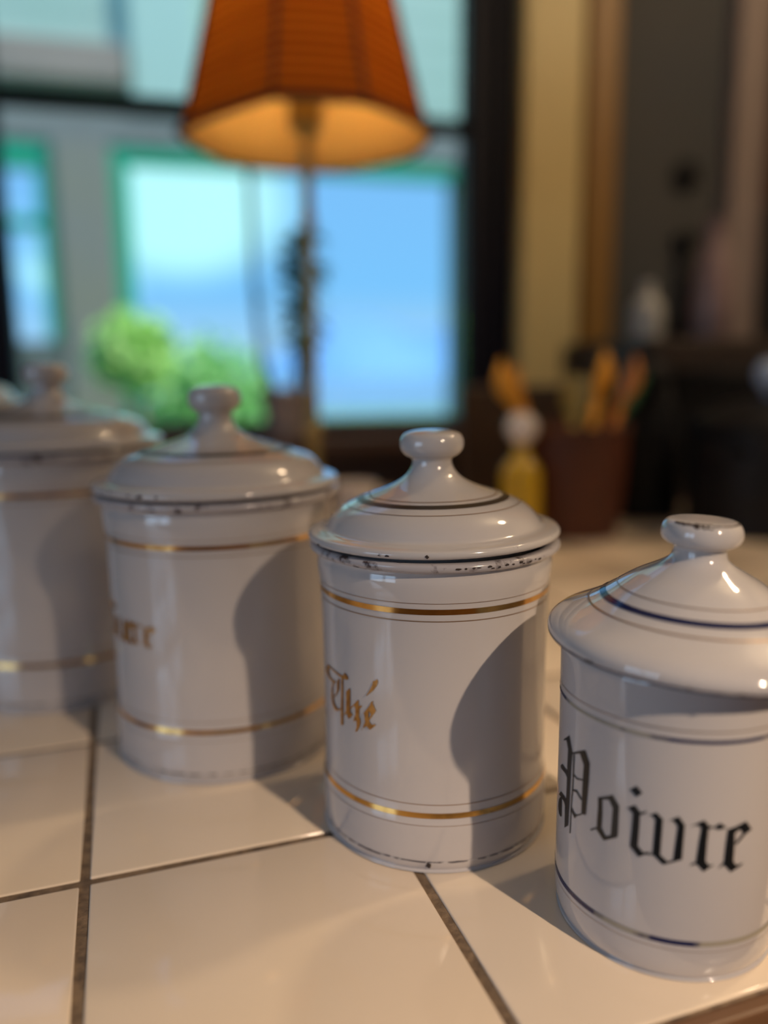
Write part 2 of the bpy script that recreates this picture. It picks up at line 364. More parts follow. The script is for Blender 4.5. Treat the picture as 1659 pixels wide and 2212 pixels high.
POIVRE = {'P': [[(-167.74,85.48),(-163.8,79.54),(-164.54,74.36),(-164.96,66.79),(-165.24,57.32),(-165.86,46.01),(-169.97,43.07),(-170.3,52.49),(-169.02,58.14),(-168.9,64.48),(-169.06,68.16),(-168.93,74.43),(-168.67,79.17),(-171.29,82.16),(-173.79,80.88),(-175.36,80.7),(-171.04,83.49)],[(-175.94,69.48),(-168.48,69.34),(-168.89,66.36),(-171.34,67.2),(-178.26,66.78),(-179.25,67.32)],[(-176.87,56.51),(-171.29,56.81),(-168.31,55.94),(-169.37,52.29),(-172.02,54.25),(-176.56,54.09),(178.95,53.32)],[(-176.6,54.39),(179.36,50.91),(178.16,47.08),(-179.05,45.14),(-176.21,45.08),(-174.84,46.0),(-178.09,46.9),(-179.31,48.93),(-177.91,51.85),(-175.35,54.51)],[(-162.93,78.97),(-161.64,79.47),(-162.15,64.88),(-163.06,55.17),(-163.18,43.8),(-164.15,43.34),(-163.92,55.41),(-163.16,65.69)],[(-164.21,79.38),(-158.61,82.13),(-153.8,84.37),(-153.07,84.16),(-149.87,79.97),(-150.1,72.76),(-150.65,65.95),(-151.39,57.17),(-154.66,56.4),(-154.63,64.35),(-154.52,71.05),(-154.11,77.82),(-157.41,81.5),(-164.01,78.61)],[(-161.8,70.87),(-158.99,70.3),(-154.34,71.55),(-154.3,70.96),(-158.94,69.53),(-162.4,70.01)],[(-162.61,63.88),(-158.63,65.13),(-155.31,63.16),(-154.51,62.45),(-155.45,62.06),(-159.15,63.87),(-162.56,63.16)],[(-163.4,55.96),(-159.71,54.19),(-157.68,54.47),(-159.92,51.91),(-163.4,54.08)],[(-158.15,54.57),(-154.46,56.67),(-154.21,56.1),(-158.11,53.85)]],
 'o': [[(-143.97,67.78),(-141.35,68.43),(-140.95,61.29),(-141.21,55.83),(-138.67,53.2),(-135.69,54.88),(-132.48,56.58),(-132.53,54.8),(-139.72,50.89),(-144.02,53.83),(-144.07,57.72),(-143.74,63.82)],[(-143.97,67.78),(-137.71,70.68),(-135.88,71.74),(-132.26,68.06),(-132.29,55.76),(-136.05,54.46),(-135.57,66.12),(-137.76,68.91),(-141.32,67.85)],[(-147.95,52.53),(-143.93,55.19),(-143.71,54.44),(-147.46,52.01)]],
 'i': [[(-124.48,78.66),(-121.57,76.4),(-124.22,74.06),(-127.47,76.36)],[(-129.12,68.14),(-124.7,70.79),(-121.95,68.34),(-118.84,69.75),(-120.02,68.22),(-122.08,67.16),(-122.2,61.37),(-122.46,54.35),(-120.07,52.36),(-116.62,53.19),(-117.49,51.83),(-118.76,51.81),(-121.88,49.84),(-126.18,53.29),(-125.74,59.84),(-125.47,66.85),(-127.57,68.58)]],
 'v': [[(-119.35,67.52),(-114.91,69.88),(-111.88,67.71),(-112.04,60.17),(-112.23,52.96),(-109.01,50.94),(-103.0,53.21),(-102.95,52.36),(-110.76,49.19),(-115.31,52.33),(-117.49,51.83),(-115.67,53.12),(-115.45,60.08),(-115.23,66.98),(-117.18,68.28)],[(-109.72,67.39),(-105.12,69.82),(-102.23,66.64),(-102.48,59.26),(-102.64,52.39),(-106.57,51.32),(-106.05,57.7),(-105.34,65.74),(-107.62,67.98)]],
 'r': [[(-100.19,66.26),(-93.89,69.11),(-91.51,66.89),(-89.22,66.32),(-86.41,67.93),(-83.2,65.79),(-86.84,65.13),(-89.52,66.04),(-91.6,65.49),(-91.94,59.84),(-92.02,52.45),(-90.28,50.73),(-87.7,51.26),(-92.66,48.14),(-96.04,51.19),(-99.09,50.14),(-98.24,51.35),(-96.42,52.03),(-95.71,59.75),(-94.91,65.99),(-96.85,67.03)]],
 'e': [[(-82.46,65.17),(-77.58,66.12),(-75.96,64.79),(-78.75,63.14),(-78.49,58.86),(-78.55,51.73),(-76.74,49.78),(-73.12,50.51),(-74.03,49.39),(-79.45,47.35),(-83.28,50.74),(-85.87,49.18),(-84.97,50.57),(-83.38,51.89),(-83.0,59.56)],[(-77.58,66.12),(-73.16,67.39),(-69.49,63.49),(-72.62,62.32),(-77.71,58.37),(-78.03,59.37),(-74.24,62.85),(-76.72,64.88)]]}

# ------------------------------------------------------------------ the room
FLOOR, CEIL = -0.90, 1.72
AL, AR, DB, DW = -2.2, 2.3, -3.0, 1.62
tag(wbox('floor', AL - .1, AR + .1, DB - .1, DW + .1, FLOOR - 0.1, FLOOR, m_floor), kind='structure')
tag(wbox('ceiling', AL - .1, AR + .1, DB - .1, DW + .1, CEIL, CEIL + 0.15, m_ceil), kind='structure')
tag(wbox('wall_back', AL - .1, AR + .1, DB - .15, DB, FLOOR, CEIL, m_room), kind='structure')
tag(wbox('wall_right', AR, AR + .12, DB, DW, FLOOR, CEIL, m_room), kind='structure')
# left wall with the side window's opening
def multi(name, boxes, material):
    r = None
    bm = bmesh.new()
    for a0, a1, d0, d1, z0, z1 in boxes:
        res = bmesh.ops.create_cube(bm, size=1.0)
        for v in res['verts']: v.co = W((a0+a1)/2 + v.co.x*(a1-a0), (d0+d1)/2 + v.co.y*(d1-d0), (z0+z1)/2 + v.co.z*(z1-z0))
    me = bpy.data.meshes.new(name); bm.to_mesh(me); bm.free(); me.materials.append(material)
    o = bpy.data.objects.new(name, me); COL.objects.link(o); return tag(o, kind='structure')
multi('wall_left', [(AL-.12, AL, DB, -1.4, FLOOR, CEIL), (AL-.12, AL, 0.0, DW, FLOOR, CEIL), (AL-.12, AL, -1.4, 0.0, FLOOR, -.1), (AL-.12, AL, -1.4, 0.0, 1.2, CEIL)], m_room)
w2 = empty('window_2', W(AL, -.7, -.1), kind='structure')
def wpart(name, a0, a1, d0, d1, z0, z1, material, root, bevel=0.0):
    o = wbox(name, a0, a1, d0, d1, z0, z1, material, None, bevel)
    o.parent = root; o.matrix_parent_inverse = (Matrix.Translation(root.location) @ root.rotation_euler.to_matrix().to_4x4()).inverted()
    return o
for d0, d1 in ((-1.4, -1.34), (-.73, -.67), (-.06, 0.0)): wpart('frame', AL-.08, AL-.02, d0, d1, -.1, 1.2, m_frame, w2)
for z0, z1 in ((-.1, -.04), (0.53, 0.58), (1.14, 1.2)): wpart('muntin', AL-.07, AL-.03, -1.34, -.06, z0, z1, m_frame, w2)
# window wall: opening from -0.30 to 0.665, sill 0.10, head 1.55
WA0, WA1, WZ0, WZ1 = -0.335, 0.672, 0.10, 1.56
multi('wall_front', [(AL, WA0, DW-.02, DW+.13, FLOOR, CEIL), (WA1, AR, DW-.02, DW+.13, FLOOR, CEIL), (WA0, WA1, DW-.02, DW+.13, FLOOR, WZ0-.02), (WA0, WA1, DW-.02, DW+.13, WZ1, CEIL)], m_wall)
w1 = empty('window_1', W(0.17, 1.62, WZ0), AW, kind='structure')
wpart('stile', -0.335, -0.268, 1.585, 1.65, WZ0, WZ1, m_frame, w1, .004)
wpart('stile', 0.611, 0.672, 1.585, 1.65, WZ0, WZ1, m_frame, w1, .004)
wpart('rail', -0.268, 0.611, 1.585, 1.65, WZ0, 0.139, m_sill, w1, .004)
wpart('rail', -0.268, 0.611, 1.59, 1.65, WZ1-.05, WZ1, m_frame, w1, .004)
wpart('transom', -0.268, 0.611, 1.592, 1.64, 0.709, 0.733, m_frame, w1, .003)
wpart('muntin', 0.16, 0.184, 1.60, 1.635, 1.14, WZ1-.05, m_frame, w1, .003)
wpart('muntin', -0.268, 0.611, 1.60, 1.635, 1.12, 1.144, m_frame, w1, .003)
wpart('pane', -0.268, 0.611, 1.618, 1.622, 0.139, 0.709, m_glass, w1)
wpart('pane', -0.268, 0.611, 1.618, 1.622, 0.733, 1.12, m_glass, w1)
wpart('pane', -0.268, 0.16, 1.618, 1.622, 1.144, WZ1-.05, m_glass, w1)
wpart('pane', 0.184, 0.611, 1.618, 1.622, 1.144, WZ1-.05, m_glass, w1)
wpart('sill', -0.36, 0.69, 1.485, 1.60, 0.085, 0.112, m_sill, w1, .004)
wpart('apron', -0.36, 0.69, 1.565, 1.60, 0.0, 0.085, m_sill, w1, .002)
wpart('jamb_board', 0.674, 0.704, 1.57, 1.60, 0.0, WZ1+.02, m_frame, w1, .002)
tag(wbox('trim_1', 0.712, 0.842, 1.545, 1.60, 0.0, CEIL, m_ochre, None, .006), 'wide pale ochre painted casing board right of the window', None, kind='structure')
tag(wbox('trim_2', 0.862, 0.932, 1.56, 1.60, 0.0, CEIL, m_ochre2, None, .006), 'narrow deep ochre board beside the pale casing', None, kind='structure')
tag(wbox('trim_3', 1.215, 1.30, 1.56, 1.60, 0.30, CEIL, m_pink, None, .006), 'pinkish grey upright board on the grey wall', None, kind='structure')

# ------------------------------------------------------------------ the tiled worktop
ct = empty('tiled_worktop', T(0.3, 0.9, 0), AT, label='worktop of large glazed cream tiles with brown grout carrying the canisters', cat='worktop')
def tpart(o, root):
    o.parent = root; o.matrix_parent_inverse = (Matrix.Translation(root.location) @ root.rotation_euler.to_matrix().to_4x4()).inverted(); return o
TE, TU = 0.2043, -0.0288
bm = bmesh.new(); bmesh.ops.create_cube(bm, size=1.0)
TS = 0.150 - 0.0045
for v in bm.verts: v.co = Vector((v.co.x * TS, v.co.y * TS, (v.co.z - 0.5) * 0.009))
bmesh.ops.bevel(bm, geom=[e for e in bm.edges if all(v.co.z > -0.001 for v in e.verts)] + [e for e in bm.edges if abs(e.verts[0].co.z - e.verts[1].co.z) > .005], offset=0.0011, segments=2, profile=0.6, affect='EDGES')
tile_me = bpy.data.meshes.new('tile'); bm.to_mesh(tile_me); bm.free(); tile_me.materials.append(m_tile)
for p in tile_me.polygons: p.use_smooth = True
def back_d(u):                       # the worktop runs to the window wall
    return 1.53
for i in range(-7, 9):
    for j in range(0, 9):
        u = TU + 0.15 * (i + 0.5) ; d = TE + 0.0018 + 0.15 * (j + 0.5) + (0.0043 if j else 0)
        if j == 0: d = TE + 0.0012 + TS * 1.048 / 2
        P = T(u, d)
        dw = P.dot(VW)
        if dw + 0.10 > 1.57: continue
        o = bpy.data.objects.new('tile', tile_me); COL.objects.link(o)
        if j == 0: o.scale.y = 1.048
        o.location = T(u, d, random.uniform(-0.00025, 0.0)); o.rotation_euler = (random.uniform(-.0012, .0012), random.uniform(-.0012, .0012), AT + random.uniform(-.002, .002))
        tpart(o, ct)
ub0, ub1 = TU - 0.15*7, TU + 0.15*9
vl = [(ub0, TE), (ub1, TE)]
def back_u(u):                       # where the bed meets the wall line, dot VW = 1.555
    # T(u,d).VW = u*sin(AT-AW)*(-1).. solved directly
    k0 = T(u, 0).dot(VW); k1 = T(0, 1).dot(VW)
    return (1.56 - k0) / k1
pts = [T(ub0, TE), T(ub1, TE), T(ub1, back_u(ub1)), T(ub0, back_u(ub0))]
verts = [(p.x, p.y, -0.0011) for p in pts] + [(p.x, p.y, -0.0142) for p in pts]
tpart(mesh_obj('grout_bed', verts, [(0,1,2,3), (7,6,5,4), (0,4,5,1), (1,5,6,2), (2,6,7,3), (3,7,4,0)], m_grout, None, False), ct)
tpart(box('nosing', ub1-ub0, 0.007, 0.012, m_nose, None, T((ub0+ub1)/2, TE - 0.0030, -0.0135), AT, 0.0015), ct)
base = box('base_cabinet', ub1-ub0-.04, 0.95, 0.885, m_cab, None, T((ub0+ub1)/2, 0.74, FLOOR), AT, 0.004)
tag(base, 'dark red wooden base cabinet under the tiled worktop', 'cabinet')
bf = T(0, 0.74) - T(0, 0.25)
eb = box('edge_board', ub1-ub0, 0.068, 0.06, m_cab, None, T((ub0+ub1)/2, TE + 0.0285, -0.0745), AT, 0.003)
eb.parent = base; eb.matrix_parent_inverse = (Matrix.Translation(base.location) @ base.rotation_euler.to_matrix().to_4x4()).inverted()
for k in range(4):
    u = ub0 + 0.33 + k * 0.58
    dpan = box('door', 0.54, 0.018, 0.72, m_cab, None, T(u, 0.2555, FLOOR + 0.09), AT, 0.004)
    dpan.parent = base; dpan.matrix_parent_inverse = (Matrix.Translation(base.location) @ base.rotation_euler.to_matrix().to_4x4()).inverted()
    kn = lathe('handle', [(0, 0), (.008, .002), (.006, .012), (.013, .018), (.012, .026), (0, .028)], m_brass, None, 20)
    kn.location = (0.22, -0.008, 0.6); kn.rotation_euler = (R_(90), 0, 0); kn.parent = dpan

# ------------------------------------------------------------------ canisters
BODY = [(0, 0.0002), (.0545, 0.0002), (.0572, .0009), (.0586, .0035), (.0592, .008), (.0593, .018), (.0592, .0245), (.0586, .0285), (.0580, .034), (.0578, .045), (.0577, .075), (.0579, .105), (.0583, .122), (.0588, .130), (.0595, .136), (.0596, .1405), (.0590, .1438), (.0592, .1458)]
LIP = [(.0590, .1452), (.0606, .1460), (.0624, .1468), (.0632, .1482), (.0629, .1497), (.0615, .1505), (.0590, .1505), (.0570, .1495), (.0560, .146), (.0560, .138)]
LIDP = [(.0540, -.0040), (.0560, -.0012), (.0590, -.0002), (.0618, .0002), (.0631, .0010), (.0634, .0024), (.0625, .0038), (.0600, .0046), (.0565, .0052), (.0545, .0062), (.0528, .0085), (.0500, .0118), (.0455, .0152), (.0385, .0184), (.0310, .0211), (.0230, .0240), (.0170, .0270), (.0130, .0302), (.0106, .0338), (.0098, .0372), (.0100, .0392)]
KNOBP = [(.0098, .0372), (.0106, .0386), (.0132, .0400), (.0154, .0424), (.0161, .0452), (.0156, .0483), (.0138, .0506), (.0100, .0520), (.005, .0526), (0, .0527)]
def canister(name, X, Y, Rf, zlip, zl, kz, label, group, tilt=(0, 0), chips=True, R3=.0593):
    """a gold-banded enamel canister; Rf foot radius, zlip lip height, zl lid seat, kz lid height scale"""
    k = Rf / R3; q = zlip / .1505
    root = empty(name, (X, Y, 0), 0, label=label, cat='canister', group=group)
    sc = lambda pr, kr=k, kq=q: [(r * kr, z * kq) for r, z in pr]
    bp, lp = sc(BODY), sc(LIP)
    body = lathe('body', bp, m_enamel, root, 128, wob=0.0012)
    lathe('rim', [(r + .0002 * (i > 0), z) for i, (r, z) in enumerate(lp)], m_lip, root, 128)
    def w(r):
        t = min(max((r - .016) / .030, 0), 1); return r + (k - 1) * .0633 * t
    ld = [(w(r), z * kz) for r, z in LIDP]; kb = [(r, z * kz) for r, z in KNOBP]
    lid = lathe('lid', ld, m_enamel, root, 128)
    lid.location = (0, 0, zl); lid.rotation_euler = (tilt[0], tilt[1], 0)
    lathe('knob', kb, m_enamel, lid, 64)
    band('chipped_edge', ld, .0003 * kz, .0036 * kz, m_rim, lid, off=.00012)
    gb = [('gold_band', .1265, .1292, m_gold), ('gold_line', .1316, .1320, m_goldline), ('gold_line', .1231, .1237, m_goldline),
          ('gold_band', .0279, .0306, m_gold), ('gold_line', .0343, .0347, m_goldline), ('gold_line', .0243, .0247, m_goldline)]
    for n, z0, z1, mt in gb: band(n, bp, z0 * q, z1 * q, mt, root)
    band('worn_line', bp, .0056 * q, .0064 * q, m_darkline, root, wob=.25)
    band('gold_line', ld, .0205 * kz, .0208 * kz, m_goldline, lid)
    band('gold_band', ld, .0184 * kz, .0197 * kz, m_darkgold, lid)
    band('gold_line', ld, .0161 * kz, .0164 * kz, m_goldline, lid)
    return root, body, lid
G = 'gold banded enamel canisters standing in a row'
the, tb, tl = canister('enamel_canister', .0254, .3946, .0593, .1505, .1522, 1.0, 'white enamel canister lettered Thé in gold, its lid sitting slightly askew', G, tilt=(0, R_(-0.8)))
tl.location.x = -.0004
lettering([p for g in THE.values() for p in g], .0580, m_goldtext, the)
# a few larger chips on the lid edge and foot of the Thé canister
def chip(parent, R, th, z, w, h, material=m_chip, seed=0):
    rnd = random.Random(seed); n = 9; c0 = (th, z)
    poly = [(th + math.degrees(w / R) * math.cos(6.283 * i / n) * rnd.uniform(.6, 1.1), (z + h * math.sin(6.283 * i / n) * rnd.uniform(.6, 1.1)) * 1000) for i in range(n)]
    o = lettering([poly], R, material, parent, off=.0003); o.name = 'chip'; return o
chip(the, .0588, -96, .0042, .0016, .0016, seed=1)
chip(tl, .0635, -96, .0022, .0009, .0009, seed=2); chip(tl, .0635, -112, .0020, .0012, .0006, seed=3); chip(tl, .0635, -152, .0014, .0012, .0007, seed=4)
rr = random.Random(11)
for i in range(14): chip(the, .0633, -84 + i * 3.0 + rr.uniform(-1, 1), .1484 + rr.uniform(-.0004, .0005), rr.uniform(.0007, .0016), rr.uniform(.0003, .0008), seed=20 + i)

suc, sb, sl = canister('enamel_canister', -.1036, .4889, .0700, .1640, .1655, 1.16, 'gold banded enamel canister with gold letters ending in cre, behind the Thé canister', G)
sg = []
a = -168.0
GL = {'S': [[(0, 14), (3, 20), (10, 22), (16, 19), (15, 15), (11, 18), (6, 17), (5, 14), (10, 11), (15, 8), (15, 2), (9, -1), (2, 1), (0, 5), (3, 4), (7, 2), (11, 4), (10, 7), (4, 10)]],
      'u': [[(0, 11), (3, 14), (5, 12), (5, 3), (7, 1), (10, 3), (10, 11), (12, 14), (14, 12), (14, 2), (16, 1), (13, -1), (10, 1), (7, -1), (3, 0), (1, 3), (1, 10)]],
      'c': [[(0, 10), (4, 14), (8, 12), (9, 9), (6, 9), (5, 11), (4, 10), (4, 3), (6, 2), (9, 4), (6, -1), (1, 1), (1, 9)]]}
for ch, dx in (('S', -46), ('u', -31), ('c', -17.5)):
    for p in GL[ch]: sg.append([(-119 + (dx + x) / 1.195, 80 + y) for x, y in p])
e1 = glyph_at(POIVRE, 'r', -129.5, .66, .54, 80, 48, sg)
glyph_at(POIVRE, 'e', -121.3, .68, .56, 80, 48, sg)
lettering(sg, .0683, m_goldtext, suc)
chip(sl, .0751, -112, .0025, .0022, .0012, seed=5); chip(sl, .0751, -118, .003, .0012, .0006, seed=6); chip(sl, .0751, -104, .0028, .0012, .0008, seed=7)

canister('enamel_canister', -.2496, .5924, .0754, .1815, .1830, 1.15, 'large blurred gold banded enamel canister cut off by the left edge', G)
canister('enamel_canister', -.4140, .7080, .0830, .2060, .2075, 1.15, 'largest enamel canister, only its lid edge showing far behind on the left', G)

# the navy-banded pepper canister
PX, PY = .1200, .3117
pb = [(0, .0002), (.0415, .0002), (.0430, .0006), (.0444, .0024), (.0453, .006), (.0457, .011), (.0458, .020), (.0458, .050), (.0458, .085), (.0459, .105), (.0460, .114), (.0460, .1190), (.0452, .1204), (.0440, .1195), (.043, .112)]
poi = empty('enamel_canister', (PX, PY, 0), 0, label='smaller white enamel canister with navy bands, lettered Poivre in black gothic letters', cat='canister')
lathe('body', pb, m_enamel, poi, 128, wob=.0010)
pl = [(.0415, -.0060), (.0430, -.0020), (.0470, -.0004), (.0530, -.0008), (.0568, -.0002), (.0582, .0014), (.0584, .0034), (.0574, .0056), (.0545, .0082), (.0502, .0106), (.0455, .0130), (.0405, .0158), (.0355, .0192), (.0300, .0234), (.0245, .0272), (.0187, .0304), (.0143, .0329), (.0114, .0352), (.0104, .0375), (.0102, .0400)]
pk = [(.0102, .0395), (.0106, .0404), (.0128, .0412), (.0150, .0428), (.0158, .0452), (.0155, .0480), (.0142, .0502), (.0118, .0513), (.0060, .0516), (0, .0516)]
pol = lathe('lid', pl, m_enamel, poi, 128); pol.location = (.0066, 0, .1222); pol.rotation_euler = (R_(0.5), R_(2.0), 0)
kn = lathe('knob', pk, m_enamel, pol, 64)
band('navy_band', pl, .0176, .0192, m_navy, pol, off=.0002)
band('fine_line', pl, .0224, .0228, m_goldline, pol); band('fine_line', pl, .0146, .0150, m_goldline, pol)
band('navy_edge', pl, -.0002, .0013, m_navy, pol, wob=.12)
for n, z0, z1, mt in (('navy_band', .0989, .1007, m_navyworn), ('fine_line', .1034, .1039, m_goldline), ('fine_line', .0944, .0949, m_goldline),
                      ('navy_band', .0164, .0186, m_navyworn), ('fine_line', .0229, .0233, m_goldline), ('fine_line', .0140, .0144, m_goldline)):
    band(n, pb, z0, z1, mt, poi)
lettering([p for g in POIVRE.values() for p in g], .0458, m_ink, poi)
# chipped front edge of the knob's flat top
KP = catmull(pk, 24)
for i, th in enumerate(range(-156, -22, 7)):
    big = 2.0 if -124 < th < -98 else (1.1 if th < -120 else 0.6)
    rnd = random.Random(th); n = 8; r0 = .0136
    cx, cy = r0 * math.cos(R_(th)), r0 * math.sin(R_(th)); zt = .0508
    vv = [(0, 0, 0)]
    pr = []
    for j in range(n):
        b_ = 6.283 * j / n
        da = math.degrees(.0013 / r0) * math.cos(b_) * rnd.uniform(.8, 1.15); dr = .00075 * big * math.sin(b_) * rnd.uniform(.5, 1.2)
        rq = r0 + dr; an = R_(th + da)
        zz = max([z_ for (r_, z_), (r2_, z2_) in zip(KP[:-1], KP[1:]) if min(r_, r2_) <= rq <= max(r_, r2_) and z_ > .046] or [.0500]) + .0002
        pr.append((rq * math.cos(an), rq * math.sin(an), zz))
    mesh_obj('chip', pr, [tuple(range(n))], m_chip, kn, False)
# chips on the lid's navy edge
for i, th in enumerate((-150, -148, -112, -95)): chip(pol, .0584, th, .0012, .0013, .0008, seed=40 + i)

# ------------------------------------------------------------------ lamp with pleated shade
LA, LD = .1935, 1.10
lamp = empty('table_lamp', W(LA, LD, 0), AW, label='brass table lamp with a flared orange red pleated shade standing before the window', cat='lamp')
LO = lamp.location
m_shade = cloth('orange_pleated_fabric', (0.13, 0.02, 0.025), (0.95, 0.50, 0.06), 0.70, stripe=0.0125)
m_lin = cloth('cream_lining', (0.80, 0.50, 0.17), (0.80, 0.52, 0.22), 0.45)
m_rib = mat('dark_maroon_trim', (0.05, 0.012, 0.012), 0.8)
SH = [(.539, .1655), (.550, .158), (.570, .151), (.600, .1435), (.650, .1305), (.700, .118), (.760, .104), (.830, .092)]
ANG = [-19.5, 19.5, 70, 108, 145, 182, 222, 273]       # from the side facing the room
ANG = [-93.5 + q for q in ANG]
def shade_ring(scale, z_extra=0.0, wave=0.0):
    verts, faces = [], []; nz = 34
    for i in range(nz + 1):
        z = .539 + (.830 - .539) * i / nz
        for (za, ra), (zb, rb) in zip(SH[:-1], SH[1:]):
            if za <= z <= zb + 1e-9: rr_ = ra + (rb - ra) * (z - za) / (zb - za)
        rr_ = rr_ * scale + wave * (1 if i % 2 else -1)
        for an in ANG: verts.append((rr_ * math.cos(R_(an)), rr_ * math.sin(R_(an)), z + z_extra))
    return verts, nz
def panel_face(scale, j, wave, name, material):
    v, nz = shade_ring(scale, 0, wave); n = len(ANG); j2 = (j + 1) % n
    vv, ff = [], []; K = 6
    for i in range(nz + 1):
        p, q_ = Vector(v[i*n + j]), Vector(v[i*n + j2])
        for k in range(K + 1):
            t = k / K; c = p.lerp(q_, t); bow = 1 + 0.035 * math.sin(math.pi * t); vv.append((c.x * bow, c.y * bow, c.z + .006 * math.sin(math.pi * t) * (i == 0) * 0))
    for i in range(nz):
        for k in range(K): a_ = i*(K+1) + k; ff.append((a_, a_+1, a_+K+2, a_+K+1))
    return mesh_obj(name, vv, ff, material, shade, True)
shade = empty('lamp_shade', (0, 0, 0)); shade.parent = lamp
for j in range(len(ANG)):
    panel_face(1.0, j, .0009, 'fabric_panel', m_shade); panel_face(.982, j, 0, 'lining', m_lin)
n = len(ANG); v, nz = shade_ring(1.006)
for j in range(n):
    tube('rib', [v[i*n + j] for i in range(0, nz + 1, 2)], .0030, m_rib, shade, 6)
for ring_i, nm in ((0, 'bottom_trim'), (nz, 'top_trim')):
    pts = []
    for j in range(n):
        p, q_ = Vector(v[ring_i*n + j]), Vector(v[ring_i*n + (j+1) % n])
        for k in range(4): t = k/4; c = p.lerp(q_, t); bw = 1 + .035 * math.sin(math.pi*t); pts.append((c.x*bw, c.y*bw, c.z))
    pts.append(pts[0]); tube(nm, pts, .004, m_rib, shade, 6, cap=False)
lathe('base', [(0, .0003), (.075, .0003), (.078, .004), (.074, .012), (.050, .018), (.024, .026), (.014, .045), (.011, .06), (0, .062)], m_brass, lamp, 48)
lathe('stem', [(0, .05), (.010, .052), (.0085, .10), (.0085, .14), (.013, .155), (.0085, .17), (.0078, .30), (.0078, .42), (.012, .435), (.0078, .45), (.0075, .552), (0, .553)], m_brass, lamp, 24)
lathe('socket', [(0, .545), (.012, .546), (.021, .553), (.023, .585), (.019, .605), (.019, .635), (0, .636)], m_brass, lamp, 32)
m_bulb = mat('lit_bulb', (1, .9, .7), .4, emit=(1.0, 0.72, 0.40), estr=6.0)
lathe('bulb', [(0, .634), (.013, .636), (.015, .655), (.028, .69), (.030, .712), (.022, .735), (0, .744)], m_bulb, lamp, 32)
for k_ in range(3):
    an = R_(120 * k_ + 20); 
    tube('spoke', [(0.018 * math.cos(an), .018 * math.sin(an), .632), (.06 * math.cos(an), .06 * math.sin(an), .77), (.093 * math.cos(an), .093 * math.sin(an), .800)], .0018, m_brass, lamp, 6)
light('bulb_light', 'POINT', W(LA, LD, .705), 35, (1.0, 0.66, 0.32), .034)

# ------------------------------------------------------------------ things at the back of the worktop
cup = empty('cream_jug', W(.214, .93, 0), AW, label='small white china jug between the cre and Thé canisters, far back', cat='jug')
m_china = mat('white_china', (0.72, 0.66, 0.64), 0.15, coat=.3, noise=(10, (.66, .6, .58), .4, .7))
lathe('body', [(0, .0004), (.018, .0004), (.020, .003), (.027, .02), (.031, .045), (.028, .07), (.024, .085), (.027, .099), (.0255, .099), (.022, .085), (.024, .05), (.015, .01), (0, .006)], m_china, cup, 40)
tube('handle', [(.026, 0, .085), (.040, 0, .088), (.049, 0, .070), (.044, 0, .045), (.029, 0, .032)], .0035, m_china, cup, 8)

m_yel = mat('yellow_glaze', (0.55, 0.35, 0.012), 0.3, noise=(8, (.45, .28, .012), .4, .7))
bt = empty('bottle', W(.452, .97, 0), AW, label='slim yellow bottle with a blurred highlight modelled as a round white stopper left of the crock', cat='bottle')
lathe('body', [(0, .0004), (.024, .0004), (.026, .004), (.026, .088), (.024, .104), (.014, .118), (.009, .126), (.009, .138), (0, .139)], m_yel, bt, 32)
lathe('ball', [(0, .137), (.008, .138), (.016, .146), (.021, .158), (.017, .171), (.008, .178), (0, .179)], m_china, bt, 24)  # white ball shaped to stand in for a blurred bright highlight

CA, CD = .557, 1.03
crock = empty('utensil_crock', W(CA, CD, 0), AW, label='dark terracotta crock full of wooden spoons beside the window', cat='crock')
lathe('body', [(0, .0004), (.066, .0004), (.070, .004), (.076, .06), (.079, .12), (.080, .146), (.083, .150), (.083, .156), (.076, .156), (.074, .14), (.070, .06), (.060, .012), (0, .010)], m_terra, crock, 56)
def spoon(lean_a, lean_d, L, col, nm, label, ba, bd, kind='spoon', tw=0.0):
    m_ = wood('wood_' + nm, col, tuple(c * .7 for c in col), .5)
    b0 = W(CA + ba, CD + bd, .014); tip = W(CA + ba + lean_a, CD + bd + lean_d, 0) ; dirv = Vector((tip.x - b0.x, tip.y - b0.y, 0)); dirv.z = math.sqrt(max(L*L - dirv.length_squared, .01)); dirv.normalize()
    r = empty(nm, b0, 0, label=label, cat='utensil', group='wooden utensils in the terracotta crock')
    r.rotation_euler = dirv.to_track_quat('Z', 'Y').to_euler()
    tube('handle', [(0, 0, 0), (0, 0, L * .35), (0, 0, L * .74)], [.0055, .006, .0065], m_, r, 8)
    if kind == 'spoon':
        vv, ff = [], []; n_, m2 = 10, 12
        for i in range(n_ + 1):
            t = i / n_; z = L * .72 + t * L * .28; w_ = .024 * math.sin(math.pi * min(max(t, .04), .97) ** .8) ; th = .006 * math.sin(math.pi * min(max(t, .1), .92)) + .001
            for k in range(m2):
                a_ = 6.283 * k / m2; vv.append((w_ * math.cos(a_), th * math.sin(a_) - (.006 * math.sin(math.pi*t)), z))
        for i in range(n_):
            for k in range(m2): ff.append((i*m2 + k, i*m2 + (k+1) % m2, (i+1)*m2 + (k+1) % m2, (i+1)*m2 + k))
        ff += [tuple(range(m2))[::-1], tuple(range(n_*m2, (n_+1)*m2))]
        mesh_obj('bowl', vv, ff, m_, r, True)
    else:
        w_ = .021
        b = poly_prism('blade', [(-.006, L*.68), (.006, L*.68), (w_, L*.80), (w_*1.05, L), (-w_*1.05, L*.985), (-w_, L*.80)], .005, m_, r)
    r.rotation_euler.rotate_axis('Z', tw)
spoon(-.085, -.01, .250, (.85, .38, .02), 'wooden_spoon', 'orange wooden spoon leaning furthest towards the window', -.035, -.01)
spoon(-.045, .03, .235, (.80, .33, .02), 'wooden_spatula', 'orange wooden spatula between the leftmost spoon and the upright one', -.02, .03, 'blade')
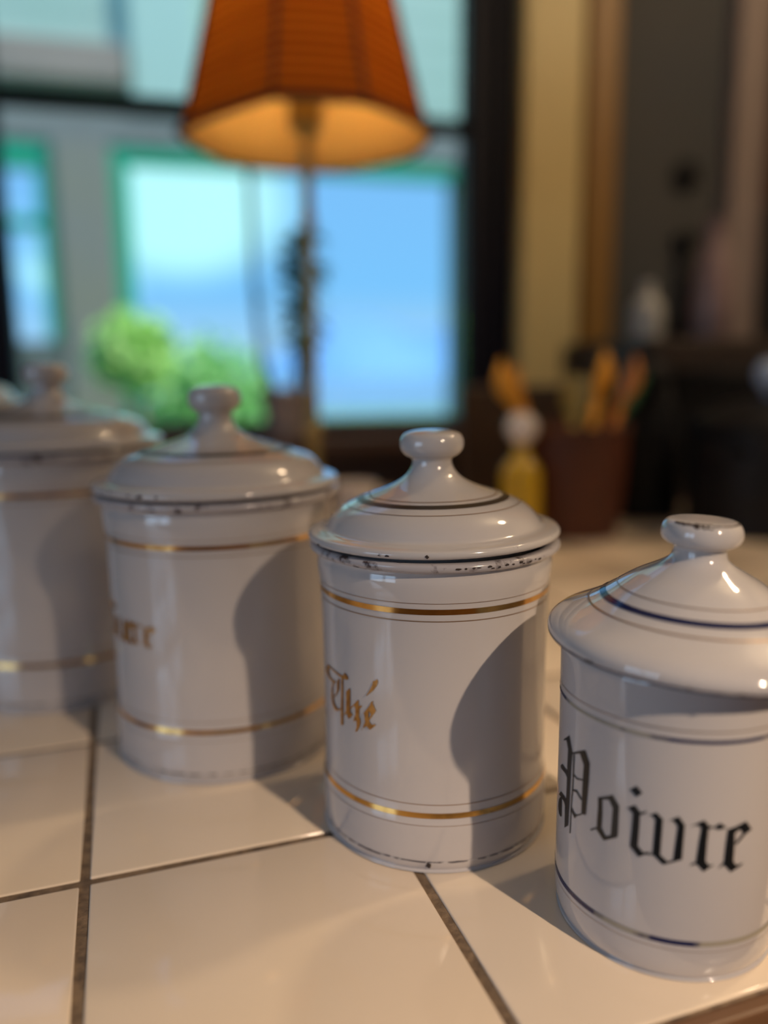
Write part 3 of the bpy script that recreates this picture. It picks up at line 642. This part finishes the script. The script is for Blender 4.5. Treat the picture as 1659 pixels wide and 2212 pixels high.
spoon(.018, -.03, .250, (.85, .38, .02), 'wooden_spoon', 'upright orange wooden spoon in the middle of the crock', 0, -.025)
spoon(.020, .02, .215, (.30, .24, .05), 'wooden_spatula', 'olive coloured spatula with a flat blade behind the upright spoon', .015, .03, 'blade')
spoon(.070, -.01, .250, (.72, .24, .02), 'wooden_spoon', 'rust orange spoon right of the upright one', .018, -.01)
spoon(.100, .02, .24, (.03, .16, .06), 'green_spatula', 'dark green spatula leaning out to the right', .03, .02, 'blade')

# dark oven with bottles on top, pots in front of it
ov = empty('toaster_oven', W(1.03, 1.33, 0), AW, label='dark brown countertop oven standing before the grey wall', cat='oven')
box('case', .52, .30, .275, m_brownbk, ov, (0, 0, .012), 0, .012)
box('door', .36, .012, .19, m_black, ov, (-.06, -.156, .045), 0, .004)
tube('handle', [(-.21, -.178, .225), (.09, -.178, .225)], .006, m_black, ov, 8)
for x in (-.2, .09): tube('handle_post', [(x, -.158, .225), (x, -.178, .225)], .004, m_steel, ov, 6)
for z in (.07, .14, .21):
    kk = lathe('knob', [(0, 0), (.017, 0), (.016, .012), (.012, .018), (0, .019)], m_steel, ov, 20); kk.location = (.19, -.149, z); kk.rotation_euler = (R_(90), 0, 0)
for x in (-.22, .22):
    for y in (-.11, .11): lathe('foot', [(0, .0003), (.013, .0003), (.013, .013), (0, .0135)], m_black, ov, 12).location = (x, y, 0)
m_stone = mat('grey_stoneware', (0.42, 0.41, 0.37), .5, noise=(12, (.34, .33, .30), .4, .7))
jg = empty('stoneware_bottle', W(.842, 1.29, .2874), AW, label='pale grey stoneware bottle on the oven top, left side', cat='bottle')
lathe('body', [(0, 0), (.026, .0), (.028, .004), (.029, .045), (.027, .060), (.016, .075), (.011, .085), (.0115, .10), (0, .101)], m_stone, jg, 28)
m_mauve = mat('mauve_glaze', (0.24, 0.16, 0.15), .4, noise=(10, (.18, .12, .11), .4, .7))
jg = empty('mauve_vase', W(.985, 1.30, .2874), AW, label='tall mauve brown vase on the oven top, right of the grey bottle', cat='vase')
lathe('body', [(0, 0), (.030, 0), (.034, .01), (.040, .06), (.034, .12), (.022, .17), (.018, .20), (.024, .215), (.021, .215), (.016, .20), (.03, .10), (0, .02)], m_mauve, jg, 32)
pot = empty('coffee_pot', W(.735, 1.12, 0), AW + R_(80), label='round black coffee pot with a long spout right of the crock', cat='pot')
lathe('body', [(0, .0005), (.056, .0005), (.060, .006), (.062, .07), (.056, .13), (.044, .18), (.038, .215), (.041, .222), (0, .223)], m_black, pot, 40)
lathe('lid', [(.040, .222), (.036, .238), (.020, .250), (.008, .256), (.012, .264), (.010, .272), (0, .275)], m_black, pot, 32)
tube('spout', [(.055, 0, .08), (.085, 0, .12), (.098, 0, .17), (.112, 0, .205)], [.014, .011, .008, .006], m_black, pot, 10)
tube('handle', [(-.042, 0, .20), (-.080, 0, .205), (-.092, 0, .15), (-.080, 0, .08), (-.058, 0, .06)], .006, m_black, pot, 8)
sp = empty('stock_pot', W(.835, .965, 0), AW + R_(20), label='wide black cooking pot with a bluish highlight coloured into its lid knob near the right edge', cat='pot')
lathe('body', [(0, .0005), (.098, .0005), (.104, .006), (.106, .12), (.109, .124), (.105, .126), (.100, .12), (.098, .01), (0, .008)], m_black, sp, 48)
lathe('lid', [(.107, .126), (.100, .134), (.06, .150), (.02, .158), (0, .159)], m_black, sp, 48)
lathe('lid_knob', [(0, .158), (.006, .160), (.007, .166), (.018, .176), (.020, .188), (.012, .200), (0, .203)], mat('pale_blue_highlight', (.42, .52, .68), .2, noise=(9, (.36, .45, .6), .4, .7)), sp, 24)  # bluish highlight put into the knob's own colour
sp.scale.z = 1.22
for s in (-1, 1): tube('handle', [(s*.104, -.03, .10), (s*.128, -.02, .104), (s*.128, .02, .104), (s*.104, .03, .10)], .006, m_black, sp, 8)
bb = box('chopping_board', .28, .020, .21, m_brownbk, None, W(.60, 1.22, .0005), AW, .006, rot=(R_(-3), 0, AW)); tag(bb, 'dark brown wooden board leaning behind the black pots', 'chopping board')

# utensils hung on the grey wall
hk = empty('wall_hook', W(1.122, 1.598, .655), AW, label='black round hook fixed high on the grey wall', cat='hook')
h1 = lathe('plate', [(0, 0), (.032, 0), (.032, .008), (.024, .014), (0, .016)], m_black, hk, 24); h1.rotation_euler = (R_(90), 0, 0)
tube('peg', [(0, -.012, 0), (0, -.035, -.004), (0, -.045, .01)], .006, m_black, hk, 8)
ld_ = empty('skimmer', W(1.125, 1.585, .28), AW, label='long black skimmer hanging on the wall under the round hook', cat='utensil')
tube('handle', [(0, 0, .235), (0, 0, .06)], [.014, .012], m_black, ld_, 8)
h2 = lathe('head', [(0, 0), (.020, .003), (.040, .010), (.044, .013), (.038, .012), (.018, .006), (0, .004)], m_black, ld_, 24); h2.location = (0, .012, .03); h2.rotation_euler = (R_(90), 0, 0)
h3 = lathe('hanging_knob', [(0, 0), (.024, .004), (.028, .014), (.020, .026), (0, .030)], m_black, ld_, 20); h3.location = (0, .0, .225)
wc = empty('wall_cupboard', W(1.62, 1.46, .60), AW, label='dark red brown wall cupboard cut off at the upper right', cat='cupboard')
box('case', .62, .28, 1.0, m_cab, wc, (0, 0, 0), 0, .004)
for x in (-.155, .155):
    dd = box('door', .30, .018, .96, m_cab, wc, (x, -.149, .02), 0, .005)
    kn_ = lathe('knob', [(0, 0), (.008, .001), (.012, .014), (0, .018)], m_brass, dd, 16); kn_.location = (-x * .75, -.009, .2); kn_.rotation_euler = (R_(90), 0, 0)

# potted plant on the window sill
pp = empty('potted_plant', W(.222, 1.546, .112), AW, label='potted plant with dark stems in a pinkish grey pot on the sill', cat='plant')
m_pot = mat('pinkish_grey_pot', (0.20, 0.17, 0.175), .6, noise=(14, (.16, .14, .14), .4, .7))
lathe('pot', [(0, .0004), (.038, .0004), (.042, .004), (.052, .078), (.056, .080), (.056, .092), (.049, .092), (.046, .076), (.0, .070)], m_pot, pp, 36)
lathe('soil', [(.0465, .076), (.02, .080), (0, .079)], mat('dark_soil', (.02, .014, .01), .95, noise=(80, (.04, .03, .02), .4, .7)), pp, 24)
m_stem = mat('dark_stem', (.012, .025, .03), .6)
tube('stem', [(.02, 0, .066), (.034, 0, .15), (.040, .005, .24), (.036, 0, .34)], [.008, .007, .006, .004], m_stem, pp, 8)
tube('stem', [(-.02, 0, .066), (-.046, 0, .14), (-.056, .01, .30), (-.058, 0, .45), (-.060, 0, .56)], [.008, .007, .0065, .006, .005], m_stem, pp, 8)
tube('stem', [(.01, 0, .066), (.02, -.01, .16), (.012, -.012, .25)], [.006, .005, .003], m_stem, pp, 8)
m_leaf = mat('dark_green_leaf', (.02, .13, .03), .45, noise=(20, (.04, .22, .03), .4, .7))
def leaf(parent, base, yaw, pitch, L, w_, material):
    vv = []
    for t, ww, dr in ((0, .02, 0), (.25, .8, .03), (.5, 1, .02), (.78, .6, -.06), (1, .02, -.18)):
        for s, zf in ((-1, .12), (0, 0), (1, .12)): vv.append((s * ww * w_ / 2, L * t, dr * L + zf * ww * w_))
    ff = []
    for i in range(4):
        for k in range(2): a_ = i*3 + k; ff.append((a_, a_+1, a_+4, a_+3))
    o = mesh_obj('leaf', vv, ff, material, parent, True); o.location = base; o.rotation_euler = (pitch, 0, yaw); return o
rl = random.Random(5)
for i in range(110):
    z = rl.uniform(.15, .38); a_ = rl.uniform(0, 6.28)
    leaf(pp, (.030 + .010 * math.cos(a_), .008 * math.sin(a_), z), a_, R_(rl.uniform(-10, 45)), rl.uniform(.045, .075), rl.uniform(.020, .032), m_leaf)
for i in range(8):
    leaf(pp, (-.052, .004, rl.uniform(.10, .3)), rl.uniform(0, 6.28), R_(rl.uniform(0, 50)), rl.uniform(.02, .035), .012, m_leaf)

# ------------------------------------------------------------------ outside
m_lawn = mat('lawn_green', (.20, .42, .12), .9, noise=(1.5, (.32, .52, .22), .4, .65))
m_mint = mat('mint_painted_boards', (.40, .60, .50), .6, noise=(2.5, (.45, .63, .54), .4, .7))
m_pale = mat('pale_mint_column', (.46, .68, .60), .6)
m_plas = mat('grey_plaster', (.25, .26, .24), .8, noise=(2.2, (.27, .27, .20), .42, .7))
m_lint = mat('grey_stone_lintel', (.24, .27, .26), .8, noise=(3, (.22, .23, .22), .4, .7))
m_beam = mat('weathered_beam', (.36, .30, .25), .8, noise=(5, (.30, .26, .22), .4, .7))
m_green = mat('bright_green_joinery', (.015, .42, .25), .5)
m_low = mat('low_grey_wall', (.14, .17, .16), .8, noise=(4, (.11, .14, .13), .4, .7))
g = mesh_obj('ground_outside', [W(-40, 1.78, -.95), W(40, 1.78, -.95), W(40, 24, -.95), W(-40, 24, -.95)], [(0, 1, 2, 3)], m_lawn, None, False); tag(g, kind='structure')
m_lake = mat('lake_water', (.30, .48, .56), .25, bump=.3, bscale=2)
g = mesh_obj('lake', [W(-600, 24, -.95), W(600, 24, -.95), W(600, 900, -.95), W(-600, 900, -.95)], [(0, 1, 2, 3)], m_lake, None, False); tag(g, kind='structure')
# far blue hills beyond the lake
vv, ff = [], []; rh = random.Random(9)
for i in range(61):
    a_ = -300 + i * 10; h_ = 14 + 9 * math.sin(i * .33 + 1) + 5 * math.sin(i * .9) + rh.uniform(-1, 1)
    vv += [W(a_, 300, -1), W(a_, 320, h_), W(a_, 380, -1)]
for i in range(60): b_ = i * 3; ff += [(b_, b_+3, b_+4, b_+1), (b_+1, b_+4, b_+5, b_+2)]
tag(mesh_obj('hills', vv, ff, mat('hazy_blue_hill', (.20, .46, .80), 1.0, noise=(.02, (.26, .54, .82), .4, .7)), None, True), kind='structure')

po_ = empty('garden_porch', W(0, 4.7, -.95), AW, label='mint and grey garden porch with green joinery outside the window', cat='porch')
def ppart(nm, a0, a1, d0, d1, z0, z1, mt, bev=0.0): return wpart(nm, a0, a1, d0, d1, z0, z1, mt, po_, bev)
for i in range(9): ppart('board', -2.6, 4.2, 4.62, 4.68, 1.60 + i*.15, 1.743 + i*.15, m_mint, .006)
ppart('beam', -2.6, -.125, 4.50, 4.62, 1.70, 1.885, m_beam, .01)
ppart('column', -.10, .25, 4.54, 4.62, 1.60, 2.95, m_pale, .01)
ppart('lintel', -2.6, 4.2, 4.58, 4.80, 1.425, 1.60, m_lint, .01)
ppart('pillar', -.515, -.235, 4.56, 4.80, -.95, 1.425, m_plas, .01)
ppart('pillar', 1.70, 1.98, 4.56, 4.80, -.95, 1.425, m_plas, .01)
ppart('pillar', -2.6, -1.30, 4.56, 4.80, -.95, 1.425, m_plas, .01)
ppart('green_frame', -.235, -.146, 4.60, 4.72, -.2, 1.425, m_green, .006)
ppart('green_frame', -.146, 1.70, 4.60, 4.72, 1.345, 1.425, m_green, .006)
ppart('green_frame', -.60, -.515, 4.60, 4.72, .42, 1.425, m_green, .006)
ppart('green_frame', -1.30, -.60, 4.60, 4.72, 1.30, 1.425, m_green, .006)
ppart('green_frame', -1.30, -1.22, 4.60, 4.72, .42, 1.30, m_green, .006)
ppart('green_frame', -1.22, -.60, 4.62, 4.70, 1.00, 1.05, m_green, .004)
ppart('low_wall', -1.30, -.515, 4.58, 4.80, -.95, .42, m_low, .01)
ppart('low_wall', -.235, -.06, 4.62, 4.80, -.95, .10, m_low, .01)

def shrub(nm, a_, d_, z0, r, hgt, label, cols, seed, nl=900):
    base_ = W(a_, d_, -.95); rt = empty(nm, base_, 0, label=label, cat='shrub')
    rs = random.Random(seed); m_ = mat('shrub_leaf', cols[0], .6, noise=(5, cols[1], .4, .65))
    tube('trunk', [(0, 0, 0), (.02, .01, z0 * .5), (0, 0, z0 + hgt * .4)], [.03, .025, .01], m_beam, rt, 8)
    vv, ff = [], []
    for i in range(nl):
        th = rs.uniform(0, 6.283); ph = math.acos(rs.uniform(-1, 1)); q_ = rs.uniform(.55, 1.0) * (1 + .14 * math.sin(3*th + 2*ph))
        c = Vector((r * q_ * math.sin(ph) * math.cos(th), r * q_ * math.sin(ph) * math.sin(th), z0 + hgt/2 + hgt/2 * q_ * math.cos(ph)))
        x = Vector((rs.gauss(0, 1), rs.gauss(0, 1), rs.gauss(0, .6))).normalized(); y = x.cross(Vector((rs.gauss(0, 1), rs.gauss(0, 1), rs.gauss(0, 1)))).normalized()
        s_ = rs.uniform(.03, .055); k_ = len(vv)
        vv += [c - x*s_, c + y*s_*.45, c + x*s_, c - y*s_*.45]; ff.append((k_, k_+1, k_+2, k_+3))
    o = mesh_obj('foliage', vv, ff, m_, rt, False); o['kind'] = 'stuff'
shrub('shrub', -.14, 3.75, 1.10, .18, .36, 'bright lime green rounded shrub seen low through the window', ((.50, .88, .22), (.58, .92, .34)), 3, 1100)
shrub('shrub', .22, 4.25, .66, .31, .70, 'wider mid green shrub just right of the lime one', ((.40, .84, .30), (.56, .92, .44)), 4, 2300)
shrub('shrub', .95, 8.6, .30, .40, .50, 'low dull green shrub beyond the porch, right side', ((.22, .40, .20), (.34, .5, .3)), 6, 900)
